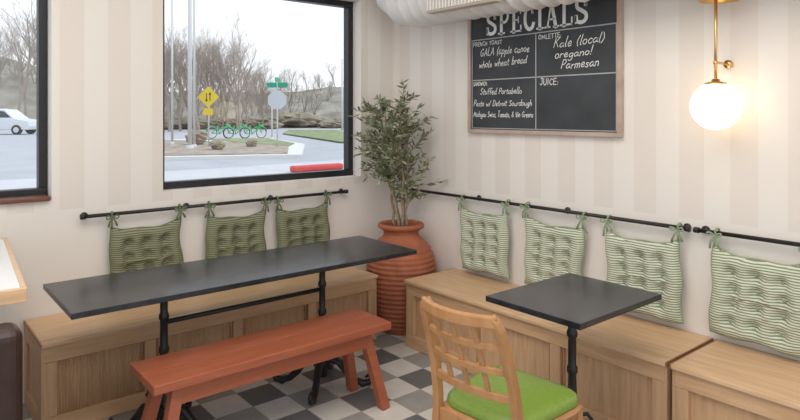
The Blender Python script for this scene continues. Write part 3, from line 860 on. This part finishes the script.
def pole(name, x, y, h, r, m=mPole, zb=G):
    g = group(name, (x, y, zb)); sweep('shaft', [(x, y, zb), (x, y, h)], [r, r*.75], m, g, 12)
    lathe('foot', [(0, .12), (r*1.5, .12), (r*1.8, .0)], (x, y, zb), m, g, 12); return g
def arm(g, x, y, h, dx, dy):
    sweep('arm', [(x, y, h), (x+dx*.5, y+dy*.5, h+.4), (x+dx, y+dy, h+.5)], .05, mPole, g, 8)
    box('lamp_head', x+dx-.25, x+dx+.25, y+dy-.12, y+dy+.12, h+.42, h+.54, mPole, g, .02)
ZI = G+.16
g = pole('street_lamp', 5.88, 19.56, 9, .085, mPole, ZI); arm(g, 5.88, 19.56, 9, 1.2, -1)
g = pole('street_lamp', 6.36, 22.8, 8, .05, mPole, ZI); arm(g, 6.36, 22.8, 8, -1.0, .8)
g = pole('utility_pole', 6.3, 20.2, 9, .05, mPole, ZI)
box('crossarm', 5.9, 6.7, 20.15, 20.25, 8.4, 8.5, mPole, g)
Mf = Matrix.Rotation(math.radians(-39.7), 4, 'Z')
def sign(name, x, y, zc, kind):
    g = group(name, (x, y, ZI))
    M = Matrix.Translation((x, y, zc)) @ Mf
    sweep('post', [(x, y, ZI), (x, y, zc+.3)], .03, mSignBack, g, 8)
    n, r, a0, m = (4, .43, math.pi/2, mYel) if kind == 'd' else (8, .40, math.pi/8, mSignBack)
    V = []
    for yy in (-.05, -.035):
        for k in range(n): V.append((r*math.cos(a0+2*math.pi*k/n), yy, r*math.sin(a0+2*math.pi*k/n)))
    F = [tuple(range(n)), tuple(reversed(range(n, 2*n)))]+[(k, (k+1) % n, (k+1) % n+n, k+n) for k in range(n)]
    fixn(mk('plate', V, F, m, g, False, M))
    if kind == 'd':
        for s in (-1, 1):
            box('arrow_shaft', s*.07-.018, s*.07+.018, -.056, -.051, -.15, .15, mBlk, g, 0, M)
            t = .2*s
            fixn(mk('arrow_head', [(s*.07-.055, -.057, .10*s), (s*.07+.055, -.057, .10*s), (s*.07, -.057, t), (s*.07-.055, -.052, .10*s), (s*.07+.055, -.052, .10*s), (s*.07, -.052, t)], [(0, 1, 2), (5, 4, 3), (0, 3, 4, 1), (1, 4, 5, 2), (2, 5, 3, 0)], mBlk, g, False, M))
        box('plaque', -.2, .2, -.05, -.035, -.72, -.46, mYel, g, 0, M)
    else:
        sweep('post_top', [(x, y, zc+.3), (x, y, zc+.75)], .025, mSignBack, g, 8)
        box('street_name_blade', -.42, .42, -.015, .015, .50, .70, mSignG, g, .01, M)
        box('street_name_blade_cross', -.015, .015, -.42, .42, .72, .90, mSignG, g, .01, M)
sign('warning_sign', 6.93, 20.3, 2.23, 'd')
sign('stop_sign', 9.03, 18.5, 2.11, 'o')
g = pole('street_lamp', 14.4, 29.0, 2.9, .05)
multi('globe', [sphere_geo((14.4, 29.0, 3.1), .24, 14, 10)], mCurb, g)
pole('utility_pole', 25.2, 37.5, 6.0, .09)
def bike(x, y, rot):
    g = group('rental_bicycle', (x, y, G))
    M = Matrix.Translation((x, y, G)) @ Matrix.Rotation(rot, 4, 'Z')
    R = .33
    def ring(cx, r, t): return sweep_geo([(cx+r*math.cos(a*math.pi/12), 0, R+r*math.sin(a*math.pi/12)) for a in range(25)], t, 6)
    multi('tyres', [ring(-.52, R-.02, .022), ring(.52, R-.02, .022)], mTyre, g, True, M)
    sp = []
    for cx in (-.52, .52):
        for k in range(8):
            a = k*math.pi/4; sp.append(sweep_geo([(cx, 0, R), (cx+.3*math.cos(a), 0, R+.3*math.sin(a))], .005, 4))
    multi('spokes', sp, mSignBack, g, True, M)
    P = [((-.52, 0, R), (-.05, 0, .28)), ((-.05, 0, .28), (.38, 0, .62)), ((-.05, 0, .28), (-.2, 0, .82)), ((-.52, 0, R), (-.16, 0, .66)), ((.52, 0, R), (.36, 0, .95)), ((-.14, 0, .55), (.38, 0, .72))]
    multi('frame', [sweep_geo([a, b], .028, 8) for a, b in P]+[sphere_geo((.5, 0, .75), .13, 10, 8, (1, 1, .6))], mBike, g, True, M)
    multi('fenders', [sweep_geo([(cx+.36*math.cos(a), 0, R+.36*math.sin(a)) for a in [math.pi*(.1+.8*q/10) for q in range(11)]], .035, 6) for cx in (-.52, .52)], mBike, g, True, M)
    multi('saddle_and_bars', [sphere_geo((-.22, 0, .86), .13, 10, 8, (1, .6, .35)), sweep_geo([(.30, -.3, 1.0), (.37, 0, .97), (.30, .3, 1.0)], .015, 6)], mTyre, g, True, M)
for k in range(3):
    bike(12.5+k*.75, 31.9-k*.65, math.radians(-5))
def suv(x, y, rot):
    g = group('parked_car', (x, y, G)); M = Matrix.Translation((x, y, G)) @ Matrix.Rotation(rot, 4, 'Z')
    body = [(-2.3, .35), (2.25, .35), (2.35, .6), (2.3, .98), (1.3, 1.15), (-2.25, 1.18), (-2.35, .7)]
    roof = [(-2.27, 1.15), (1.35, 1.12), (.55, 1.78), (-.2, 1.86), (-2.05, 1.82)]
    def ext(n_, prof, w0, w1, m, dy=0):
        zm = min(p[1] for p in prof); zM = max(p[1] for p in prof); V = []
        for s in (-1, 1):
            for px, pz in prof:
                w = w0+(w1-w0)*(pz-zm)/(zM-zm); V.append((px, s*w, pz))
        n = len(prof); F = [tuple(range(n)), tuple(reversed(range(n, 2*n)))]+[(i, (i+1) % n, (i+1) % n+n, i+n) for i in range(n)]
        o = fixn(mk(n_, V, F, m, g, False, M)); b = o.modifiers.new('b', 'BEVEL'); b.width = .06; b.segments = 3
    ext('body', body, .9, .92, mCar); ext('cabin', roof, .88, .72, mCar)
    for s in (-1, 1):
        for a, wn in enumerate(([(-2.05, 1.22), (-1.1, 1.22), (-1.1, 1.70), (-1.92, 1.70)], [(-1.02, 1.22), (-.1, 1.22), (-.1, 1.72), (-1.02, 1.70)], [(0, 1.22), (1.05, 1.22), (.5, 1.66), (0, 1.72)])):
            V = [(px, s*(.885-.16*(pz-1.12)/.74+.012), pz) for px, pz in wn]+[(px, s*(.87-.16*(pz-1.12)/.74-.03), pz) for px, pz in wn]
            fixn(mk('window_%d' % a, V, [(0, 1, 2, 3), (7, 6, 5, 4), (0, 4, 5, 1), (1, 5, 6, 2), (2, 6, 7, 3), (3, 7, 4, 0)], mCarG, g, False, M))
        for wx in (-1.45, 1.45):
            multi('wheel', [sweep_geo([(wx, s*.72, .35), (wx, s*.94, .35)], .35, 20)], mTyre, g, False, M)
            multi('hub', [sweep_geo([(wx, s*.93, .35), (wx, s*.955, .35)], .2, 14)], mSignBack, g, False, M)
suv(3.6, 49.0, math.radians(-39.7))

# ------------------------------------------------------------ lighting
w = bpy.data.worlds.new('World'); S.world = w; w.use_nodes = True
nt = w.node_tree; bgn = nt.nodes['Background']
tc = nt.nodes.new('ShaderNodeTexCoord'); sp = nt.nodes.new('ShaderNodeSeparateXYZ'); nt.links.new(tc.outputs['Generated'], sp.inputs[0])
r = nt.nodes.new('ShaderNodeValToRGB'); r.color_ramp.elements[0].position = .0; r.color_ramp.elements[1].position = .6
r.color_ramp.elements[0].color = (.95, .97, 1, 1); r.color_ramp.elements[1].color = (.72, .84, 1.0, 1)
nt.links.new(sp.outputs[2], r.inputs[0]); nt.links.new(r.outputs[0], bgn.inputs['Color']); bgn.inputs['Strength'].default_value = 1.25
sun = bpy.data.lights.new('sun', 'SUN'); sun.energy = 1.5; sun.angle = math.radians(12); sun.color = (1, .96, .9)
so = bpy.data.objects.new('sun', sun); COL.objects.link(so); so.rotation_euler = Vector((-.55, .25, -.9)).to_track_quat('-Z', 'Y').to_euler()
def area(name, loc, sx, sy, e, col, tgt=None):
    l = bpy.data.lights.new(name, 'AREA'); l.shape = 'RECTANGLE'; l.size = sx; l.size_y = sy; l.energy = e; l.color = col
    o = bpy.data.objects.new(name, l); COL.objects.link(o); o.location = loc
    d = (Vector(tgt)-Vector(loc)) if tgt else Vector((0, 0, -1)); o.rotation_euler = d.to_track_quat('-Z', 'Y').to_euler()
area('added_ceiling_fill', (-2.6, -2.6, 3.12), 2.6, 2.6, 78, (1, .93, .84))  # unseen fill light added to brighten the interior, not an actual fixture

# ------------------------------------------------------------ camera
cam = bpy.data.cameras.new('camera'); co = bpy.data.objects.new('camera', cam); COL.objects.link(co)
cam.sensor_width = 36; cam.lens = 36*623/800; cam.shift_y = -96/800; cam.clip_end = 500; cam.clip_start = .05
co.location = (-3.15, -3.855, 1.55)
co.rotation_euler = Vector((.639, .769, 0)).to_track_quat('-Z', 'Y').to_euler()
S.camera = co
